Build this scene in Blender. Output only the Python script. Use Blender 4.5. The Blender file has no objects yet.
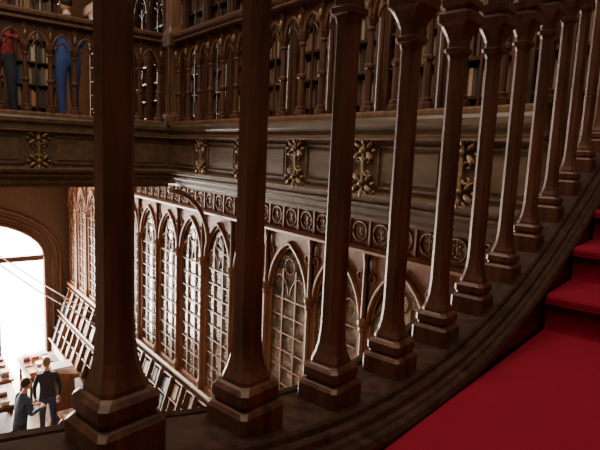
import bpy, bmesh, math, random
from mathutils import Vector, Matrix
random.seed(7)
EZ=6.2
YAW=math.radians(38.2); CY=math.cos(YAW); SY=math.sin(YAW)
# ---------------------------------------------------------------- materials
def new_mat(name):
    m=bpy.data.materials.new(name); m.use_nodes=True
    nt=m.node_tree; return m,nt,nt.nodes['Principled BSDF']
def wood(name,c1,c2,rough=.35,coat=.3,scale=6,stretch=(1,1,.12),bump=.15,spec=.5):
    m,nt,b=new_mat(name)
    tc=nt.nodes.new('ShaderNodeTexCoord'); mp=nt.nodes.new('ShaderNodeMapping')
    mp.inputs['Scale'].default_value=[s*scale for s in stretch]
    n=nt.nodes.new('ShaderNodeTexNoise'); n.inputs['Scale'].default_value=4; n.inputs['Detail'].default_value=6
    r=nt.nodes.new('ShaderNodeValToRGB')
    r.color_ramp.elements[0].position=.32; r.color_ramp.elements[0].color=(*c1,1)
    r.color_ramp.elements[1].position=.7; r.color_ramp.elements[1].color=(*c2,1)
    nt.links.new(tc.outputs['Object'],mp.inputs['Vector']); nt.links.new(mp.outputs[0],n.inputs['Vector'])
    nt.links.new(n.outputs['Fac'],r.inputs[0]); nt.links.new(r.outputs[0],b.inputs['Base Color'])
    bp=nt.nodes.new('ShaderNodeBump'); bp.inputs['Strength'].default_value=bump; bp.inputs['Distance'].default_value=.01
    nt.links.new(n.outputs['Fac'],bp.inputs['Height']); nt.links.new(bp.outputs[0],b.inputs['Normal'])
    b.inputs['Roughness'].default_value=rough; b.inputs['Coat Weight'].default_value=coat; b.inputs['Coat Roughness'].default_value=.3
    b.inputs['Specular IOR Level'].default_value=spec; b.inputs['Specular Tint'].default_value=(1,.82,.68,1)
    return m
def plain(name,c,rough=.6,var=.25,scale=20,metal=0):
    m,nt,b=new_mat(name)
    n=nt.nodes.new('ShaderNodeTexNoise'); n.inputs['Scale'].default_value=scale
    tc=nt.nodes.new('ShaderNodeTexCoord'); nt.links.new(tc.outputs['Object'],n.inputs['Vector'])
    r=nt.nodes.new('ShaderNodeValToRGB')
    r.color_ramp.elements[0].position=.3; r.color_ramp.elements[1].position=.7
    r.color_ramp.elements[0].color=(*[x*(1-var) for x in c],1); r.color_ramp.elements[1].color=(*[min(1,x*(1+var)) for x in c],1)
    nt.links.new(n.outputs['Fac'],r.inputs[0]); nt.links.new(r.outputs[0],b.inputs['Base Color'])
    b.inputs['Roughness'].default_value=rough; b.inputs['Metallic'].default_value=metal
    return m
M={}
M['stairwood']=wood('stair_wood',(.032,.012,.007),(.115,.042,.024),.43,0,10,spec=.5)
M['string']=wood('stringer_wood',(.016,.008,.005),(.052,.025,.016),.4,.05,8,(1,1,1))
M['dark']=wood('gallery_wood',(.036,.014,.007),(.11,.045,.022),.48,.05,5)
M['fascia']=wood('fascia_wood',(.058,.036,.020),(.115,.074,.043),.42,.15,3,(1,.3,1))
M['trim']=wood('trim_wood',(.085,.039,.019),(.18,.092,.048),.48,.1,5)
M['mid']=wood('bookcase_wood',(.15,.064,.031),(.30,.138,.074),.5,.05,5)
M['gold']=plain('carved_gilt',(.19,.11,.05),.45,.6,30,.2)
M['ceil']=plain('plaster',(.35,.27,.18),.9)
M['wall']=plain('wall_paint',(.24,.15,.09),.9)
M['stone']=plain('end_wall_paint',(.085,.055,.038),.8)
M['floor']=wood('floor_wood',(.22,.12,.07),(.36,.22,.13),.4,.2,4,(1,.1,1))
M['metal']=plain('cable_metal',(.6,.6,.62),.35,.1,20,.9)
m,nt,b=new_mat('red_carpet'); M['carpet']=m
n=nt.nodes.new('ShaderNodeTexNoise'); n.inputs['Scale'].default_value=220; n.inputs['Detail'].default_value=4
n2=nt.nodes.new('ShaderNodeTexNoise'); n2.inputs['Scale'].default_value=5
tc=nt.nodes.new('ShaderNodeTexCoord'); nt.links.new(tc.outputs['Object'],n.inputs['Vector']); nt.links.new(tc.outputs['Object'],n2.inputs['Vector'])
r=nt.nodes.new('ShaderNodeValToRGB'); r.color_ramp.elements[0].color=(.12,.003,.012,1); r.color_ramp.elements[1].color=(.28,.008,.026,1)
mx=nt.nodes.new('ShaderNodeMath'); mx.operation='MULTIPLY_ADD'; mx.inputs[1].default_value=.4
nt.links.new(n.outputs['Fac'],mx.inputs[0]); 
mm=nt.nodes.new('ShaderNodeMath'); mm.operation='MULTIPLY'; mm.inputs[1].default_value=.6; nt.links.new(n2.outputs['Fac'],mm.inputs[0]); nt.links.new(mm.outputs[0],mx.inputs[2])
nt.links.new(mx.outputs[0],r.inputs[0]); nt.links.new(r.outputs[0],b.inputs['Base Color']); b.inputs['Roughness'].default_value=.95; b.inputs['Specular IOR Level'].default_value=.15
bp=nt.nodes.new('ShaderNodeBump'); bp.inputs['Strength'].default_value=.5; bp.inputs['Distance'].default_value=.003
nt.links.new(n.outputs['Fac'],bp.inputs['Height']); nt.links.new(bp.outputs[0],b.inputs['Normal'])
# glazing : old wavy leaded glass, slightly milky
m=bpy.data.materials.new('pane_glass'); m.use_nodes=True; nt=m.node_tree; nt.nodes.clear()
o=nt.nodes.new('ShaderNodeOutputMaterial'); mix=nt.nodes.new('ShaderNodeMixShader'); mix2=nt.nodes.new('ShaderNodeMixShader'); tr=nt.nodes.new('ShaderNodeBsdfTransparent'); gl=nt.nodes.new('ShaderNodeBsdfGlossy'); df=nt.nodes.new('ShaderNodeBsdfDiffuse')
tcg=nt.nodes.new('ShaderNodeTexCoord'); ng=nt.nodes.new('ShaderNodeTexNoise'); ng.inputs['Scale'].default_value=7; nt.links.new(tcg.outputs['Object'],ng.inputs['Vector'])
rg=nt.nodes.new('ShaderNodeValToRGB'); rg.color_ramp.elements[0].position=.35; rg.color_ramp.elements[0].color=(.15,.15,.15,1); rg.color_ramp.elements[1].position=.65; rg.color_ramp.elements[1].color=(.65,.65,.65,1)
nt.links.new(ng.outputs['Fac'],rg.inputs[0]); nt.links.new(rg.outputs[0],mix2.inputs[0])
df.inputs[0].default_value=(.54,.46,.35,1); gl.inputs['Roughness'].default_value=.15; fr=nt.nodes.new('ShaderNodeFresnel'); fr.inputs[0].default_value=1.5
nt.links.new(tr.outputs[0],mix2.inputs[1]); nt.links.new(df.outputs[0],mix2.inputs[2])
nt.links.new(fr.outputs[0],mix.inputs[0]); nt.links.new(mix2.outputs[0],mix.inputs[1]); nt.links.new(gl.outputs[0],mix.inputs[2]); nt.links.new(mix.outputs[0],o.inputs[0])
M['glass']=m
BC={'bk_cream':(.62,.54,.41),'bk_white':(.75,.72,.66),'bk_tan':(.42,.29,.18),'bk_brown':(.10,.05,.028),'bk_red':(.26,.03,.025),
    'bk_navy':(.03,.05,.15),'bk_green':(.04,.12,.07),'bk_black':(.03,.03,.035),'bk_orange':(.5,.2,.05),'bk_blue':(.08,.2,.42),'bk_dtan':(.2,.125,.07)}
for k,c in BC.items(): M[k]=plain(k,c,.6,.15,60)
# ---------------------------------------------------------------- mesh builder
class MB:
    def __init__(s,T=None): s.v=[];s.f=[];s.m=[];s.sm=[];s.T=T or (lambda a,b,c:(a,b,c));s.mats=[]
    def mi(s,k):
        if k not in s.mats: s.mats.append(k)
        return s.mats.index(k)
    def add(s,vs,fs,mat,smooth=False):
        o=len(s.v); s.v+= [s.T(*p) for p in vs]; i=s.mi(mat)
        for f in fs: s.f.append([o+x for x in f]); s.m.append(i); s.sm.append(smooth)
    def box(s,a0,a1,b0,b1,z0,z1,mat):
        s.add([(a0,b0,z0),(a1,b0,z0),(a1,b1,z0),(a0,b1,z0),(a0,b0,z1),(a1,b0,z1),(a1,b1,z1),(a0,b1,z1)],
              [(0,3,2,1),(4,5,6,7),(0,1,5,4),(1,2,6,5),(2,3,7,6),(3,0,4,7)],mat)
    def loft(s,rings,mat,smooth=False,caps=True):
        n=len(rings[0]); vs=[p for r in rings for p in r]; fs=[]
        for i in range(len(rings)-1):
            for j in range(n): k=(j+1)%n; fs.append((i*n+j,i*n+k,(i+1)*n+k,(i+1)*n+j))
        if caps: fs.append(tuple(range(n))[::-1]); fs.append(tuple((len(rings)-1)*n+j for j in range(n)))
        s.add(vs,fs,mat,smooth)
    def lathe(s,a,b,prof,mat,n=8,rot=0,smooth=False):
        s.loft([[(a+r*math.cos(rot+2*math.pi*j/n),b+r*math.sin(rot+2*math.pi*j/n),z) for j in range(n)] for z,r in prof],mat,smooth)
    def prism(s,poly,b0,b1,mat):   # poly in (a,z)
        n=len(poly); vs=[(a,b0,z) for a,z in poly]+[(a,b1,z) for a,z in poly]
        fs=[tuple(range(n)),tuple(range(n,2*n))[::-1]]+[(i,(i+1)%n,n+(i+1)%n,n+i) for i in range(n)]
        s.add(vs,fs,mat)
    def extr(s,poly,a0,a1,mat):    # poly in (b,z) along a
        n=len(poly); vs=[(a0,b,z) for b,z in poly]+[(a1,b,z) for b,z in poly]
        fs=[tuple(range(n)),tuple(range(n,2*n))[::-1]]+[(i,(i+1)%n,n+(i+1)%n,n+i) for i in range(n)]
        s.add(vs,fs,mat)
    def tube(s,pts,r,mat,n=6,smooth=True):
        P=[Vector(p) for p in pts]; rings=[]; rr=r if isinstance(r,(list,tuple)) else [r]*len(P)
        t0=(P[1]-P[0]).normalized(); up=Vector((0,1,0)) if abs(t0.y)<.9 else Vector((1,0,0))
        nrm=t0.cross(up).normalized()
        for i,p in enumerate(P):
            t=(P[min(i+1,len(P)-1)]-P[max(i-1,0)]).normalized()
            nrm=(nrm-t*nrm.dot(t)).normalized(); bn=t.cross(nrm)
            rings.append([tuple(p+(nrm*math.cos(2*math.pi*j/n)+bn*math.sin(2*math.pi*j/n))*rr[i]) for j in range(n)])
        s.loft(rings,mat,smooth)
    def ell(s,c,rx,ry,rz,mat,n=8,k=5,rot=0):
        rings=[]
        cr,sr=math.cos(rot),math.sin(rot)
        for i in range(k+1):
            th=math.pi*(i+.02)/(k+.04); 
            ring=[]
            for j in range(n):
                ph=2*math.pi*j/n; x=rx*math.sin(th)*math.cos(ph); y=ry*math.sin(th)*math.sin(ph); z=rz*math.cos(th)
                ring.append((c[0]+x*cr-z*sr,c[1]+y,c[2]+x*sr+z*cr))
            rings.append(ring)
        s.loft(rings,mat,True)
    def build(s,name,parent=None):
        me=bpy.data.meshes.new(name); me.from_pydata([(x,y,z+EZ) for x,y,z in s.v],[],s.f)
        for k in s.mats: me.materials.append(M[k])
        me.polygons.foreach_set('material_index',s.m); me.polygons.foreach_set('use_smooth',s.sm)
        bm=bmesh.new(); bm.from_mesh(me); bmesh.ops.recalc_face_normals(bm,faces=bm.faces); bm.to_mesh(me); bm.free()
        ob=bpy.data.objects.new(name,me); bpy.context.collection.objects.link(ob)
        if parent: ob.parent=parent
        return ob
def empty(name):
    e=bpy.data.objects.new(name,None); bpy.context.collection.objects.link(e); return e
def side(X0): return lambda a,b,z:(X0-b,a,z)
def end(Y0): return lambda a,b,z:(a,Y0-b,z)
def arch(c,hw,zs,rise,n=8):
    xc=(rise*rise-hw*hw)/(2*hw); R=xc+hw; t1=math.atan2(rise,-xc)
    L=[(c+xc+R*math.cos(math.pi+(t1-math.pi)*i/n),zs+R*math.sin(math.pi+(t1-math.pi)*i/n)) for i in range(n+1)]
    Rr=[(2*c-x,z) for x,z in reversed(L[:-1])]
    return L,Rr
def spandrels(mb,c,W,hw,zs,rise,ztop,b0,b1,mat):
    L,R=arch(c,hw,zs,rise)
    mb.prism([(c-W/2,zs)]+L+[(c,ztop),(c-W/2,ztop)],b0,b1,mat)
    mb.prism([(c+W/2,ztop),(c,ztop),(c,zs+rise)]+R+[(c+W/2,zs)],b0,b1,mat)
def archrib(mb,c,hw,zs,rise,b,r,mat,n=6):
    L,R=arch(c,hw,zs,rise,8)
    mb.tube([(x,b,z) for x,z in L+R],r,mat,n)
def ring(mb,a,b,z,R,r,mat,n=14):
    pts=[(a+R*math.cos(2*math.pi*i/n),b,z+R*math.sin(2*math.pi*i/n)) for i in range(n+1)]
    mb.tube(pts,r,mat,5)
def spiral(mb,a,b,z,R,turn,ph,r,mat):
    pts=[]
    for i in range(11):
        t=i/10; q=R*(1-.75*t); an=ph+turn*t*math.pi*1.6
        pts.append((a+q*math.cos(an),b,z+q*math.sin(an)))
    mb.tube(pts,[r*(1-.4*i/10) for i in range(11)],mat,5)
def ornament(mb,a,b,z,s,mat='gold',full=True):
    mb.box(a-.014*s,a+.014*s,b,b+.03*s,z-.2*s,z+.2*s,mat)
    for sg in (1,-1):
        zc=z+sg*.13*s
        mb.ell((a,b+.03*s,zc),.028*s,.03*s,.028*s,mat)
        mb.ell((a,b+.025*s,z+sg*.21*s),.022*s,.022*s,.04*s,mat)
        for sx in (1,-1):
            mb.ell((a+sx*.07*s,b+.02*s,zc+.042*s),.048*s,.026*s,.017*s,mat,rot=sx*.7)
            mb.ell((a+sx*.07*s,b+.02*s,zc-.042*s),.048*s,.026*s,.017*s,mat,rot=-sx*.7)
            mb.ell((a+sx*.115*s,b+.02*s,zc),.02*s,.02*s,.014*s,mat)
            if full:
                spiral(mb,a+sx*.10*s,b+.02*s,zc+sg*.055*s,.034*s,sx*sg,math.pi/2*(1-sx),.010*s,mat)
                spiral(mb,a+sx*.05*s,b+.02*s,z+sg*.045*s,.036*s,-sx*sg,math.pi/2*(1+sx),.010*s,mat)
                mb.ell((a+sx*.045*s,b+.018*s,z+sg*.215*s),.036*s,.02*s,.012*s,mat,rot=sx*sg*.8)
# ---------------------------------------------------------------- foreground stair
S=.85
HT={-3:.40,-2:.40,-1:.41,0:.44,1:.50,2:.578,3:.625,4:.634,5:.612,6:.56,7:.482,8:.38,9:.262,10:.138,11:.012,12:-.11,13:-.235,14:-.35}
def hgt(i):
    k=math.floor(i); k=max(-2,min(12,k)); t=i-k
    p0,p1,p2,p3=[HT[j] for j in (k-1,k,k+1,k+2)]
    return .5*((2*p1)+(-p0+p2)*t+(2*p0-5*p1+4*p2-p3)*t*t+(-p0+3*p1-3*p2+p3)*t**3)
PD=Vector((.1945,.228)).normalized()   # (right, forward)
def plan(i,u):  # u>0 : toward stair side
    r=-.295+.1945*(i-1)+PD.y*u; d=.82+.228*(i-1)-PD.x*u
    r*=S; d*=S
    return (r*CY+d*SY, -r*SY+d*CY)
def P3(i,u,z): x,y=plan(i,u); return (x,y,z*S)
dirw=Vector(plan(2,0))-Vector(plan(1,0)); ANG=math.atan2(dirw.y,dirw.x)
stair_bal=empty('stair_balustrade')
def csq(x,y,h,c,z):
    c=c*h; pts=[(h,h-c),(h-c,h),(-h+c,h),(-h,h-c),(-h,-h+c),(-h+c,-h),(h-c,-h),(h,-h+c)]
    ca,sa=math.cos(ANG),math.sin(ANG)
    return [(x+(px*ca-py*sa)*S,y+(px*sa+py*ca)*S,z) for px,py in pts]
PROF=[(-.03,.062,.15),(.048,.062,.15),(.056,.056,.2),(.060,.050,.2),(.066,.050,.2),(.070,.055,.2),(.092,.055,.2),(.100,.048,.25),(.104,.042,.3),(.112,.042,.35),
      (.13,.036,.4),(.155,.031,.45),(.19,.0285,.5),(.22,.0275,.5),(.60,.0265,.5),(.93,.0255,.5),(.945,.028,.4),(.95,.036,.35),(.962,.038,.35),(.968,.03,.4),
      (.985,.03,.4),(1.005,.036,.35),(1.03,.048,.3),(1.04,.056,.2),(1.065,.058,.2),(1.072,.05,.2),(1.08,.044,.3),(1.09,.052,.2),(1.11,.052,.2),(1.115,.036,.3),(1.17,.032,.4),(1.30,.032,.4)]
for i in range(-1,13):
    mb=MB(); x,y=plan(i,0); z0=-hgt(i)
    mb.loft([csq(x,y,h,c,(z0+z)*S) for z,h,c in PROF],'stairwood')
    mb.build('baluster_%d'%(i+2),stair_bal)
mb=MB()
for i in range(-1,12):
    for sgn in (0,1):
        pts=[]
        for k in range(7):
            t=k/6; f=(.5*t) if sgn==0 else 1-.5*t
            zz=-hgt(i+f)+1.12+.15*math.sin(t*math.pi/2)
            pts.append(P3(i+f,0,zz))
        mb.tube(pts,.016,'stairwood')
mb.build('arcade',stair_bal)
def sweep(mb,prof,mat,i0,i1,n):
    rings=[]
    for k in range(n+1):
        i=i0+(i1-i0)*k/n; rings.append([P3(i,u,-hgt(i)+z) for u,z in prof])
    mb.loft(rings,mat)
half=[(.078,.0),(.085,-.006),(.090,-.018),(.102,-.020),(.107,-.008),(.117,-.003),(.127,-.008),(.132,-.022),(.146,-.024),(.152,-.032),(.158,-.030),(.168,-.034),(.176,-.046),(.176,-.060),(.168,-.070),(.168,-.20),(.15,-.22),(.15,-.36)]
prof=[(u,z) for u,z in half]+[(-u,z) for u,z in reversed(half)]
mb=MB(); sweep(mb,prof,'string',-2,12.3,90); mb.build('stringer',stair_bal)
mb=MB(); hr=[(-.06,1.27),(.06,1.27),(.075,1.30),(.08,1.33),(.06,1.36),(.03,1.375),(-.03,1.375),(-.06,1.36),(-.08,1.33),(-.075,1.30)]
sweep(mb,hr,'stairwood',-2,12.3,60); mb.build('handrail',stair_bal)
# steps
nos=[(7.15,-.53),(8.4,-.375),(9.6,-.22),(10.8,-.08),(12.0,.05)]
line=[(-2.2,-.685)]; z=-.685
for i,h in nos:
    line+=[(i+.01,z),(i+.04,z+.015),(i+.055,z+.04),(i+.06,h-.06),(i+.03,h-.052),(i-.01,h-.042),(i-.045,h-.028),(i-.04,h-.014),(i-.0,h-.004),(i+.07,h)]; z=h
line+=[(12.7,z)]
stair=empty('staircase')
def stairstrip(name,line,u0,u1,thick,mat):
    mb=MB(); low=[(i,zz-thick) for i,zz in line]; poly=line+low[::-1]
    n=len(poly); vs=[P3(i,u0,zz) for i,zz in poly]+[P3(i,u1,zz) for i,zz in poly]
    m_=len(line); fs=[]
    for k in range(m_-1):
        a,b_,c,d=k,k+1,n-2-k,n-1-k
        fs+=[(a,b_,c,d),(n+a,n+d,n+c,n+b_),(a,n+a,n+b_,b_),(d,c,n+c,n+d)]
    fs+=[(0,n-1,2*n-1,n),(m_-1,n+m_-1,n+m_,m_)]
    mb.add(vs,fs,mat); return mb.build(name,stair)
stairstrip('carpet',line,.180,1.40,.012,'carpet')
stairstrip('treads',[(i,z_-.0125) for i,z_ in line],.178,1.45,.2,'dark')
# ---------------------------------------------------------------- gallery
DG=3.0; YC=6.7
FP=[(-.3,.30),(.06,.30),(.075,.275),(.07,.235),(.03,.205),(.03,.175),(.055,.16),(.05,.135),(0,.12),(0,-.28),(.035,-.30),(.035,-.335),(-.015,-.36),(-.015,-.40),(-.06,-.425),(-.06,-.465),(-.11,-.50),(-.11,-.53),(-.3,-.53)]
def fascia(name,T,a0,a1,orn):
    mb=MB(T); mb.extr(FP,a0,a1,'fascia')
    mb.extr([(.03,.125),(.062,.130),(.062,.145),(.03,.15)],a0,a1,'trim')
    mb.extr([(.03,-.318),(.045,-.314),(.045,-.302),(.03,-.298)],a0,a1,'trim')
    mb.extr([(-.02,-.39),(-.003,-.388),(-.003,-.372),(-.02,-.37)],a0,a1,'trim')
    cuts=sorted(orn)
    edges=[a0+.05]+[x for c in cuts for x in (c-.15,c+.15)]+[a1-.05]
    for k in range(0,len(edges)-1,2):
        e0,e1=edges[k],edges[k+1]
        if e1-e0<.15: continue
        for (p,q,r_,s_) in ((e0,e1,.07,.085),(e0,e1,-.245,-.23),(e0,e0+.015,-.245,.085),(e1-.015,e1,-.245,.085)):
            mb.box(p,q,-.005,.018,r_,s_,'fascia')
        mb.box(e0+.05,e1-.05,-.005,.012,-.195,.035,'fascia')
    for c in cuts: ornament(mb,c,0.005,-.08,1.0)
    return mb.build(name)
fascia('gallery_fascia',side(DG),1.52,YC,[2.08,3.0,3.9,4.85,5.8])
fascia('gallery_fascia',end(YC),-3.0,DG,[-2.2,-1.2,-.2,.6,1.35,2.2])
def colprof(zb,zt,r):
    h=zt-zb
    return [(zb,r*2.0),(zb+.04,r*2.0),(zb+.05,r*1.4),(zb+.075,r*1.5),(zb+.085,r),(zb+h*.25,r*1.05),(zb+h*.45,r*.95),(zb+h*.47,r*1.45),(zb+h*.5,r*1.45),(zb+h*.52,r*.95),(zb+h*.86,r*.85),(zb+h*.87,r*1.3),(zb+h*.885,r*1.3),(zb+h*.9,r),(zb+h*.97,r*1.7),(zt,r*1.8)]
def gal_bal(name,T,a0,a1,sp):
    mb=MB(T); n=max(1,round((a1-a0)/sp)); sp=(a1-a0)/n
    mb.extr([(-.09,.303),(.05,.303),(.05,.335),(.03,.35),(-.07,.35),(-.09,.335)],a0,a1,'trim')
    for k in range(n+1):
        a=a0+k*sp
        mb.lathe(a,-.02,colprof(.35,1.08,.031),'dark' ,8,math.pi/8)
        mb.box(a-.022,a+.022,-.055,.018,1.08,1.34,'dark')
        mb.ell((a,.025,1.2),.02,.02,.05,'gold')
        if k<n:
            c=a+sp/2; spandrels(mb,c,sp,sp/2-.025,1.08,.17,1.34,-.035,-.005,'dark')
            archrib(mb,c,sp/2-.025,1.08,.17,-.01,.017,'trim')
            archrib(mb,c,sp/4-.01,1.07,.09,-.02,.011,'dark')
            ring(mb,a+.001,.004,1.28,.028,.008,'trim',8)
    mb.extr([(-.10,1.34),(.06,1.34),(.07,1.36),(.06,1.385),(.09,1.41),(.09,1.44),(.05,1.47),(-.09,1.47),(-.13,1.44),(-.13,1.41),(-.10,1.385)],a0,a1,'dark')
    mb.extr([(.05,1.345),(.078,1.35),(.078,1.362),(.05,1.37)],a0,a1,'trim')
    return mb.build(name)
gal_bal('gallery_balustrade',side(DG),1.58,YC-.17,.29)
gal_bal('gallery_balustrade',end(YC),-3.0,DG-.17,.26)
# corner post
mb=MB(); x0,y0=DG+.02,YC+.02
def sq(h,z,c=.2): 
    cc=c*h; return [(x0+p,y0+q,z) for p,q in [(h,h-cc),(h-cc,h),(-h+cc,h),(-h,h-cc),(-h,-h+cc),(-h+cc,-h),(h-cc,-h),(h,-h+cc)]]
mb.loft([sq(h,z) for z,h in [(.301,.13),(.42,.13),(.44,.11),(.48,.095),(1.3,.09),(1.33,.12),(1.47,.13),(1.5,.1),(1.56,.08),(2.2,.075),(2.25,.1),(2.32,.1),(2.36,.075),(4.2,.07),(4.3,.12),(5,.16)]],'trim')
for dx,dy in ((-.1,-.1),(.1,-.1),(-.1,.1)): mb.lathe(x0+dx,y0+dy,[(.301,.03),(.4,.03),(.42,.018),(1.28,.018),(1.32,.03)],'dark',8)
mb.build('gallery_corner_post')
# bracket arch in the corner under the beams
mb=MB(end(YC-.02))
mb.tube([(3.62-.62*(1-math.cos(t/8*math.pi/2)),-.1,-1.35+.77*math.sin(t/8*math.pi/2)) for t in range(9)],.035,'mid',8)
mb.build('corner_bracket')
mb=MB(); mb.box(DG+.28,4.5,-6,15,-.50,.22,'floor'); mb.build('gallery_floor')
mb=MB(); mb.box(-4.5,DG+.27,YC+.28,15,-.50,.22,'floor'); mb.build('gallery_floor')
# ---------------------------------------------------------------- books
def books(mb,a0,a1,b0,z0,hmax,pal,lean=False,dens=.94):
    a=a0
    while a<a1-.02:
        w=random.uniform(.018,.05); 
        if a+w>a1: break
        if random.random()<dens:
            h=hmax*random.uniform(.72,.98); d=random.uniform(0,.04)
            mb.box(a,a+w*.96,b0-.12,b0-d,z0,z0+h,random.choice(pal))
        a+=w
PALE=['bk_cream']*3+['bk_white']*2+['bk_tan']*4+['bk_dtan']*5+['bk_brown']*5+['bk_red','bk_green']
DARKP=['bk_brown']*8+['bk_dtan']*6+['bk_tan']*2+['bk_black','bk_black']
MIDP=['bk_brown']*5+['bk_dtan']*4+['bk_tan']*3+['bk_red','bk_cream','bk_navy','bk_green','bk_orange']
BRIGHT=['bk_cream','bk_white','bk_red','bk_orange','bk_blue','bk_tan','bk_green','bk_navy','bk_brown','bk_brown']
# ---------------------------------------------------------------- gothic bookcase bay
def bay(mb,gl,bk,c,W,zb,zs,rise,ztop,wd,pal,rows,cols=3,depth=.3):
    hw=W/2-.055
    mb.box(c-W/2,c+W/2,-depth-.03,-depth,zb,ztop,'dark')
    for sx in (-1,):
        a=c+sx*W/2
        mb.box(a-.03,a+.03,-depth,-.01,zb,ztop,wd)
        mb.lathe(a,.02,[(zb,.055),(zb+.12,.055),(zb+.15,.04),(zb+.2,.03),(zs-.1,.028),(zs-.07,.045),(zs-.04,.04),(zs,.055),(zs+.04,.055),(zs+.06,.026),(ztop-.12,.02),(ztop-.05,.035),(ztop,.03)],wd,8)
        for q in (-.04,.04): mb.lathe(a+q,.0,[(zb+.1,.022),(zb+.15,.014),(zs-.06,.014),(zs,.028)],wd,6)
    spandrels(mb,c,W,hw,zs,rise,ztop,-.05,-.01,wd)
    archrib(mb,c,hw,zs,rise,.0,.028,wd); archrib(mb,c,hw-.035,zs,rise-.05,-.02,.016,wd)
    q=hw/2
    for s_ in (-1,1): archrib(mb,c+s_*q,q-.012,zs-.06,rise*.42,-.03,.012,wd,5)
    ring(mb,c,-.03,zs+rise*.52,hw*.26,.011,wd,12)
    for s_ in (-1,1):
        ring(mb,c+s_*(hw-.02),0.0,zs+rise*.78,.05,.01,wd,10); ornament(mb,c+s_*(hw+.0),.0,zs+rise*.78,.22,'gold',False)
    for k in range(1,cols):
        a=c-hw+2*hw*k/cols; mb.box(a-.012,a+.012,-.04,-.018,zb,zs+rise*.45,wd)
    for s_ in (-1,1): mb.box(c+s_*(hw-.02)-.024,c+s_*(hw-.02)+.024,-.045,-.005,zb,zs,wd)
    mb.box(c-hw,c+hw,-.045,-.008,zb,zb+.06,wd)
    H=zs+rise*.2-zb; nr=rows*2 if gl is not None else rows
    for k in range(1,nr):
        z=zb+H*k/nr
        mb.box(c-hw,c+hw,-.035,-.02,z-.009,z+.009,wd)
    for k in range(rows+1):
        z=zb+H*k/rows
        mb.box(c-W/2+.03,c+W/2-.03,-depth,-.07,z-.012,z+.012,wd)
        wdt=hw if z<zs-.05 else hw*.7
        books(bk,c-wdt,c+wdt,-.10,z+.012,min(H/rows-.04,.34),pal)
    if gl is not None: gl.prism([(c-hw,zb)]+arch(c,hw,zs,rise)[0]+arch(c,hw,zs,rise)[1]+[(c+hw,zb)],-.05,-.046,'glass')
W=.87; ZB=-3.75
mb=MB(side(3.7)); gl=MB(side(3.7)); bk=MB(side(3.7))
k=0; c=4.89-4*W; centers=[]
while c<14.8: centers.append(c); c+=W
for c in centers:
    bay(mb,gl,bk,c,W,ZB,-1.68,.62,-.93,'mid',PALE,5)
a0=centers[0]-W/2; a1=centers[-1]+W/2
mb.box(a0,a1,-.3,-.03,-.93,-.54,'mid')
mb.extr([(-.04,-.95),(.05,-.95),(.06,-.92),(.02,-.89),(-.04,-.88)],a0,a1,'mid')
mb.extr([(-.04,-.62),(.02,-.61),(.06,-.57),(.06,-.54),(-.04,-.54)],a0,a1,'mid')
a=a0+.145
while a<a1:
    ring(mb,a,-.02,-.75,.10,.014,'trim',14); ornament(mb,a,-.03,-.75,.42,'gold')
    mb.box(a-.145-.012,a-.145+.012,-.03,.0,-.89,-.61,'mid'); a+=.29
# ledge and stepped slanted display
mb.extr([(-.3,ZB),(.06,ZB),(.08,ZB-.04),(.06,ZB-.09),(.04,ZB-.11),(-.3,ZB-.11)],a0,a1,'mid')
steps=[(.04,-3.90,.25,-4.55),(.27,-4.68,.48,-5.32)]
mb.extr([(-.3,-3.87),(.03,-3.9),(.24,-4.57),(.27,-4.57),(.27,-4.68),(.47,-5.34),(.50,-5.34),(.50,-6.2),(-.3,-6.2)],a0,a1,'dark')
for (b0,z0,b1,z1) in steps:
    L=math.hypot(b1-b0,z1-z0); nb,nz=-(z1-z0)/L,(b1-b0)/L
    def sp_(a,t,h): return (a,b0+(b1-b0)*t+nb*h,z0+(z1-z0)*t+nz*h)
    def slab(m_,a_0,a_1,t0,t1,h0,h1,mat):
        vs=[sp_(a_0,t0,h0),sp_(a_1,t0,h0),sp_(a_1,t1,h0),sp_(a_0,t1,h0),sp_(a_0,t0,h1),sp_(a_1,t0,h1),sp_(a_1,t1,h1),sp_(a_0,t1,h1)]
        m_.add(vs,[(0,3,2,1),(4,5,6,7),(0,1,5,4),(1,2,6,5),(2,3,7,6),(3,0,4,7)],mat)
    a=a0; st=W/2
    while a<a1-.1:
        slab(mb,a-.016,a+.016,0,1,0,.09,'trim')
        slab(mb,a,a+st,.96,1,0,.10,'trim'); slab(mb,a,a+st,0,.04,0,.05,'trim'); slab(mb,a,a+st,.47,.5,0,.06,'trim')
        for t0,t1,dn in ((.56,.955,.75),(.10,.465,.6)):
            q=a+.03
            while q<a+st-.13:
                w_=random.uniform(.12,.17)
                if random.random()<dn: slab(bk,q,q+w_,t0+random.uniform(0,.06),t1,.004,random.uniform(.015,.045),random.choice(BRIGHT+MIDP+MIDP))
                q+=w_+.015
        a+=st
BK=empty('gothic_bookcase')
mb.build('frame',BK); gl.build('glazing',BK); bk.build('books',BK)
# upper bookcases on side wall
mb=MB(side(4.15)); bk=MB(side(4.15)); UB=empty('upper_bookcase')
c=1.2
while c<14.6:
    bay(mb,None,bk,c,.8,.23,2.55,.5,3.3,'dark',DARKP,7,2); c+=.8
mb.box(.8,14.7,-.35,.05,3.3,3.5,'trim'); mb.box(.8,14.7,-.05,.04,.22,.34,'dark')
mb.build('frame',UB); bk.build('books',UB)
mb=MB(end(9.9)); bk=MB(end(9.9)); UB2=empty('upper_bookcase')
c=-3.6
while c<2.2:
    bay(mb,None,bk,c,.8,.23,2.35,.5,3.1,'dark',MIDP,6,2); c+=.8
mb.box(-4,2.4,-.35,.05,3.1,3.3,'trim')
mb.build('frame',UB2); bk.build('books',UB2)
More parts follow.
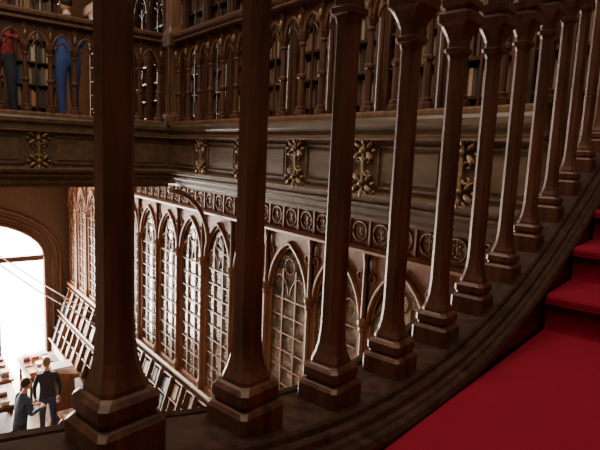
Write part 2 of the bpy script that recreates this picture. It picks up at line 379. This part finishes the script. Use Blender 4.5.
# ---------------------------------------------------------------- room shell
def box_ob(name,x0,x1,y0,y1,z0,z1,mat):
    mb=MB(); mb.box(x0,x1,y0,y1,z0,z1,mat); return mb.build(name)
box_ob('floor',-4.5,4.5,-6,15,-6.3,-6.2,'floor')
box_ob('wall_right',4.5,4.7,-6,15.2,-6.3,5.2,'wall')
box_ob('wall_left',-4.7,-4.5,-6,15.2,-6.3,5.2,'wall')
box_ob('wall_back',-4.7,4.7,-6.2,-6,-6.3,5.2,'wall')
mb=MB(); mb.box(-4.5,-2.2,-6,15,5,5.2,'ceil'); mb.box(2.2,4.5,-6,15,5,5.2,'ceil'); mb.box(-2.2,2.2,-6,-2,5,5.2,'ceil'); mb.box(-2.2,2.2,7,15,5,5.2,'ceil'); mb.build('ceiling')
mb=MB()
for k in range(10): mb.box(-2.2,2.2,-2+k-.03,-2+k+.03,5.02,5.1,'dark')
for k in range(5): mb.box(-2.2+1.1*k-.03,-2.2+1.1*k+.03,-2,7,5.03,5.11,'dark')
m,nt,b=new_mat('stained_glass'); M['sglass']=m
vt=nt.nodes.new('ShaderNodeTexVoronoi'); vt.inputs['Scale'].default_value=1.6; rr=nt.nodes.new('ShaderNodeValToRGB')
rr.color_ramp.elements[0].color=(.5,.3,.12,1); rr.color_ramp.elements[1].color=(.45,.4,.3,1)
tc=nt.nodes.new('ShaderNodeTexCoord'); nt.links.new(tc.outputs['Object'],vt.inputs['Vector']); nt.links.new(vt.outputs['Color'],rr.inputs[0]); nt.links.new(rr.outputs[0],b.inputs['Base Color'])
b.inputs['Roughness'].default_value=.8
mb.box(-2.2,2.2,-2,7,5.13,5.15,'sglass'); mb.build('ceiling_skylight')
mb=MB(end(15.0)); wc,whw,zs_,zr=1.15,1.95,-3.0,1.0
def rarc(hw,rise,n=16): return [(wc-hw*math.cos(math.pi*i/n),zs_+rise*math.sin(math.pi*i/n)) for i in range(n+1)]
A=rarc(whw,zr)
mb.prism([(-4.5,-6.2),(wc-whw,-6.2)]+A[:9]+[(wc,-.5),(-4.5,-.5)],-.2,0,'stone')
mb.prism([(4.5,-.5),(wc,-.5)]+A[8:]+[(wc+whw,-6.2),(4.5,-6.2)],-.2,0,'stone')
mb.box(-4.5,2.5,-.2,0,-.5,5,'wall'); mb.box(3.5,4.5,-.2,0,-.5,5,'wall'); mb.box(2.5,3.5,-.2,0,-.5,.6,'wall'); mb.box(2.5,3.5,-.2,0,3.4,5,'wall')
mb.build('wall_end')
mb=MB(end(15.0))
for hw,r_,z_ in ((whw+.02,.06,1.02),(whw+.2,.04,1.2),(whw+.4,.05,1.4)):
    P=[(wc-hw,.03,-6.2)]+[(a,.03,z) for a,z in rarc(hw,z_)]+[(wc+hw,.03,-6.2)]
    mb.tube(P,r_,'dark',6)
for a in (.3,2.0): mb.box(a-.022,a+.022,-.12,-.04,-6.2,-3.0+.95*math.sqrt(max(0,1-((a-wc)/whw)**2)),'dark')
mb.box(wc-whw,wc+whw,-.14,0,-3.12,-2.98,'dark')
mb.build('window_1')
mb=MB(end(15.0)); 
for a in (2.5,3.0,3.5): mb.box(a-.04,a+.04,-.12,.02,.6,3.4,'dark')
for z in (.6,2,3.4): mb.box(2.5,3.5,-.12,.02,z-.04,z+.04,'dark')
mb.build('window_2')
# ---------------------------------------------------------------- ground floor display
def table(name,x,y,w,d,h,pal,ang=0):
    e=empty(name)
    ca,sa=math.cos(ang),math.sin(ang)
    T=lambda a,b,z:(x+a*ca-b*sa,y+a*sa+b*ca,z-6.2)
    mb=MB(T)
    mb.box(-w/2,w/2,-d/2,d/2,h-.05,h,'mid'); mb.box(-w/2+.04,w/2-.04,-d/2+.04,d/2-.04,h-.15,h-.05,'dark')
    for sx in (-1,1):
        for sy in (-1,1):
            mb.lathe(sx*(w/2-.08),sy*(d/2-.08),[(0,.05),(.08,.05),(.1,.035),(h-.2,.03),(h-.15,.05)],'dark',8)
    mb.box(-w/2+.08,w/2-.08,-d/2+.08,d/2-.08,.2,.23,'dark')
    mb.build('frame',e)
    bk=MB(T); a=-w/2+.06
    while a<w/2-.2:
        b=-d/2+.05
        while b<d/2-.24:
            n=random.randint(1,8); 
            for q in range(n):
                o=random.uniform(-.008,.008); bk.box(a+o,a+.15+o,b+o,b+.21+o,h+q*.025,h+q*.025+.024,random.choice(pal))
            b+=.26
        a+=.2
    bk.build('books',e)
table('display_table',2.62,13.3,.85,1.4,.85,['bk_white','bk_cream','bk_orange','bk_red','bk_navy'])
table('display_table',1.5,13.4,.9,1.3,.85,BRIGHT+['bk_navy','bk_red'])
table('display_table',2.72,10.0,.7,1.3,.85,['bk_cream','bk_white','bk_red','bk_tan','bk_navy'])
table('display_table',1.45,12.0,.8,1.1,.85,BRIGHT+['bk_navy','bk_red','bk_black'])
mb=MB(lambda a,b,z:(2.76+a,12.0+b,z-6.2))
mb.box(-.3,.3,-.25,.25,0,.1,'mid'); mb.box(-.25,.25,-.2,.2,.1,1.0,'mid'); mb.prism([(-.33,1.0),(.33,1.0),(.33,1.08),(-.33,1.25)],-.28,.28,'mid'); mb.box(-.2,.22,-.2,.2,1.25,1.28,'bk_white')
mb.build('reading_lectern')
mb=MB()
mb.tube([(3.58,11.85,-3.93),(1.8,9.62,-2.3),(-.04,7.36,-.5)],.010,'metal'); mb.tube([(3.58,11.5,-4.10),(1.8,9.4,-2.45),(-.1,7.15,-.5)],.010,'metal')
mb.build('suspension_cable')
# ---------------------------------------------------------------- people
M['skin']=plain('skin',(.62,.38,.27),.5,.08); M['hair']=plain('hair',(.035,.022,.015),.6,.3,80)
M['hair2']=plain('hair_light',(.25,.15,.07),.6,.3,80)
CL={'cl_dark':(.03,.035,.05),'cl_jean':(.05,.08,.16),'cl_blue':(.03,.06,.20),'cl_red':(.28,.03,.03),'cl_grey':(.3,.3,.32),'cl_olive':(.12,.13,.07)}
for k_,c_ in CL.items(): M[k_]=plain(k_,c_,.85,.2,40)
def person(name,x,y,zf,face,top,bot,hair,bend=0.15,hgt_=1.7,arms=((.1,.32,1.12),(.1,.32,1.12)),longhair=False):
    e=empty(name); sc=hgt_/1.7
    def bd(p):
        px,py,pz=p; 
        if pz>.95: 
            dz=pz-.95; ny=py+dz*math.sin(bend); nz=.95+dz*math.cos(bend); return (px,ny,nz)
        return p
    J={}; E=[]; R={}
    def j(n,p,r,par=None):
        J[n]=len(J); R[n]=(bd(p),r); 
        if par: E.append((J[par],J[n]))
    j('pel',(0,0,.95),(.15,.11)); j('wa',(0,0,1.10),(.135,.10),'pel'); j('ch',(0,0,1.28),(.165,.12),'wa'); j('nb',(0,-.01,1.43),(.09,.08),'ch'); j('nk',(0,0,1.50),(.052,.052),'nb'); j('hb',(0,.01,1.56),(.05,.055),'nk')
    for s_,nm in ((-1,'l'),(1,'r')):
        j('sh'+nm,(s_*.17,0,1.39),(.062,.062),'ch'); 
        hx,hy,hz=arms[0 if s_<0 else 1]
        j('el'+nm,(s_*.24,-.02+hy*.25,1.12),(.042,.042),'sh'+nm)
        j('wr'+nm,(s_*hx,hy,hz),(.027,.027),'el'+nm)
        j('hip'+nm,(s_*.09,0,.86),(.09,.095),'pel'); j('kn'+nm,(s_*.10,.015+.03*s_,.48),(.058,.06),'hip'+nm); j('an'+nm,(s_*.11,-.02+.05*s_,.09),(.04,.042),'kn'+nm); j('to'+nm,(s_*.12,.13+.05*s_,.04),(.04,.032),'an'+nm)
    names=list(J); me=bpy.data.meshes.new('sk'); me.from_pydata([R[n][0] for n in names],E,[]); ob=bpy.data.objects.new('sk',me); bpy.context.collection.objects.link(ob)
    md=ob.modifiers.new('s','SKIN'); md.use_smooth_shade=True
    for i,n in enumerate(names):
        sv=me.skin_vertices[0].data[i]; sv.radius=R[n][1]; sv.use_root=(i==0)
    sb=ob.modifiers.new('u','SUBSURF'); sb.levels=2; sb.render_levels=2
    dg=bpy.context.evaluated_depsgraph_get(); me2=bpy.data.meshes.new_from_object(ob.evaluated_get(dg)); bpy.data.objects.remove(ob)
    for k_ in (top,bot,'skin','cl_dark'): me2.materials.append(M[k_])
    wl=[Vector(R['wr'+n][0]) for n in 'lr']; nk=Vector(R['nk'][0])
    for p in me2.polygons:
        c=p.center; p.use_smooth=True
        if (c-nk).length<.06 or c.z>nk.z: p.material_index=2
        elif min((c-w).length for w in wl)<.045: p.material_index=2
        elif c.z<.11: p.material_index=3
        elif c.z<.93 and abs(c.x)<.24: p.material_index=1
        else: p.material_index=0
    ca,sa=math.cos(face),math.sin(face)
    mw=Matrix.Translation((x,y,zf+EZ))@Matrix.Rotation(face,4,'Z')@Matrix.Scale(sc,4)
    me2.transform(mw); me2.name='body'; bo=bpy.data.objects.new('body',me2); bpy.context.collection.objects.link(bo); bo.parent=e
    T=lambda a,b,z:(x+(a*ca-b*sa)*sc,y+(a*sa+b*ca)*sc,zf+z*sc)
    mb=MB(T); hb=Vector(R['hb'][0]); hc=(hb.x,hb.y+.02,hb.z+.08)
    mb.ell(hc,.073,.09,.112,'skin',16,12); mb.ell((hc[0],hc[1]+.03,hc[2]-.055),.048,.055,.055,'skin',12,8)
    mb.ell((hc[0],hc[1]+.095,hc[2]-.015),.012,.02,.026,'skin')
    for s_ in (-1,1):
        mb.ell((hc[0]+s_*.074,hc[1],hc[2]-.005),.01,.02,.032,'skin'); mb.ell((hc[0]+s_*.028,hc[1]+.082,hc[2]+.01),.013,.009,.008,'bk_white'); mb.ell((hc[0]+s_*.028,hc[1]+.089,hc[2]+.01),.006,.004,.006,'bk_black')
    mb.ell((hc[0],hc[1]+.082,hc[2]-.055),.024,.009,.007,'bk_red')
    mb.ell((hc[0],hc[1]-.02,hc[2]+.03),.082,.09,.098,hair,16,12)
    if longhair: mb.ell((hc[0],hc[1]-.06,hc[2]-.08),.08,.05,.14,hair,12,8)
    for n,s_ in (('l',-1),('r',1)):
        w=Vector(R['wr'+n][0]); el=Vector(R['el'+n][0]); d=(w-el).normalized(); sd=Vector((1,0,0)); sd=(sd-d*sd.dot(d)).normalized()
        pm=w+d*.05; mb.tube([w,w+d*.03,pm,w+d*.085],[.024,.034,.038,.03],'skin',8)
        nr=d.cross(sd); nr=nr if nr.z<0 else -nr
        for q,(o,l) in enumerate(((-.027,.062),(-.009,.075),(.009,.07),(.027,.055))):
            b0=w+d*.08+sd*o; mb.tube([b0,b0+d*l*.4+nr*.006,b0+d*l*.75+nr*.02,b0+d*l+nr*.038],[.009,.0085,.008,.006],'skin',6)
        b0=w+d*.025-sd*s_*.028; mb.tube([b0,b0+d*.025-sd*s_*.02,b0+d*.055-sd*s_*.025+nr*.01],[.011,.0095,.007],'skin',6)
    mb.build('head_and_hands',e)
    return e
person('reading_customer',1.65,10.4,-6.2,math.radians(-75),'cl_jean','cl_dark','hair',.2,1.74)
person('browsing_customer',1.99,8.6,-6.2,math.radians(-20),'cl_grey','cl_jean','hair',.12,1.62,longhair=True)
person('standing_customer',2.32,11.25,-6.2,math.radians(-10),'cl_dark','cl_jean','hair2',.08,1.72,arms=((.22,.10,.86),(.22,.10,.86)))
person('gallery_visitor',1.95,7.7,.22,math.radians(10),'cl_blue','cl_blue','hair',.05,1.7)
person('gallery_visitor',1.2,7.9,.22,math.radians(150),'cl_red','cl_dark','hair2',.1,1.65,longhair=True)
# ---------------------------------------------------------------- lights
def area(name,loc,rot,sx,sy,p,col):
    l=bpy.data.lights.new(name,'AREA'); l.shape='RECTANGLE'; l.size=sx; l.size_y=sy; l.energy=p; l.color=col
    o=bpy.data.objects.new(name,l); o.location=(loc[0],loc[1],loc[2]+EZ); o.rotation_euler=rot; bpy.context.collection.objects.link(o); return o
area('skylight_daylight',(0,2.5,4.95),(0,0,0),4.2,8.8,470,(1,.88,.74))
area('window_daylight',(1.15,15.5,-4.1),(math.radians(-90),0,0),3.9,4.3,2300,(1,.92,.82))
area('upper_window_daylight',(3.0,15.4,2),(math.radians(-90),0,0),1.0,2.8,450,(1,.97,.93))
w=bpy.data.worlds.new('world'); bpy.context.scene.world=w; w.use_nodes=True; w.node_tree.nodes['Background'].inputs[0].default_value=(1,.98,.95,1); w.node_tree.nodes['Background'].inputs[1].default_value=18
# ---------------------------------------------------------------- camera
cam=bpy.data.cameras.new('camera'); co=bpy.data.objects.new('camera',cam); bpy.context.collection.objects.link(co)
cam.sensor_width=36; cam.lens=31.2; cam.clip_start=.02
co.matrix_world=Matrix.Translation((0,0,EZ))@Matrix.Rotation(-YAW,4,'Z')@Matrix.Rotation(math.radians(90-7.8),4,'X')@Matrix.Rotation(math.radians(2.45),4,'Z')
bpy.context.scene.camera=co
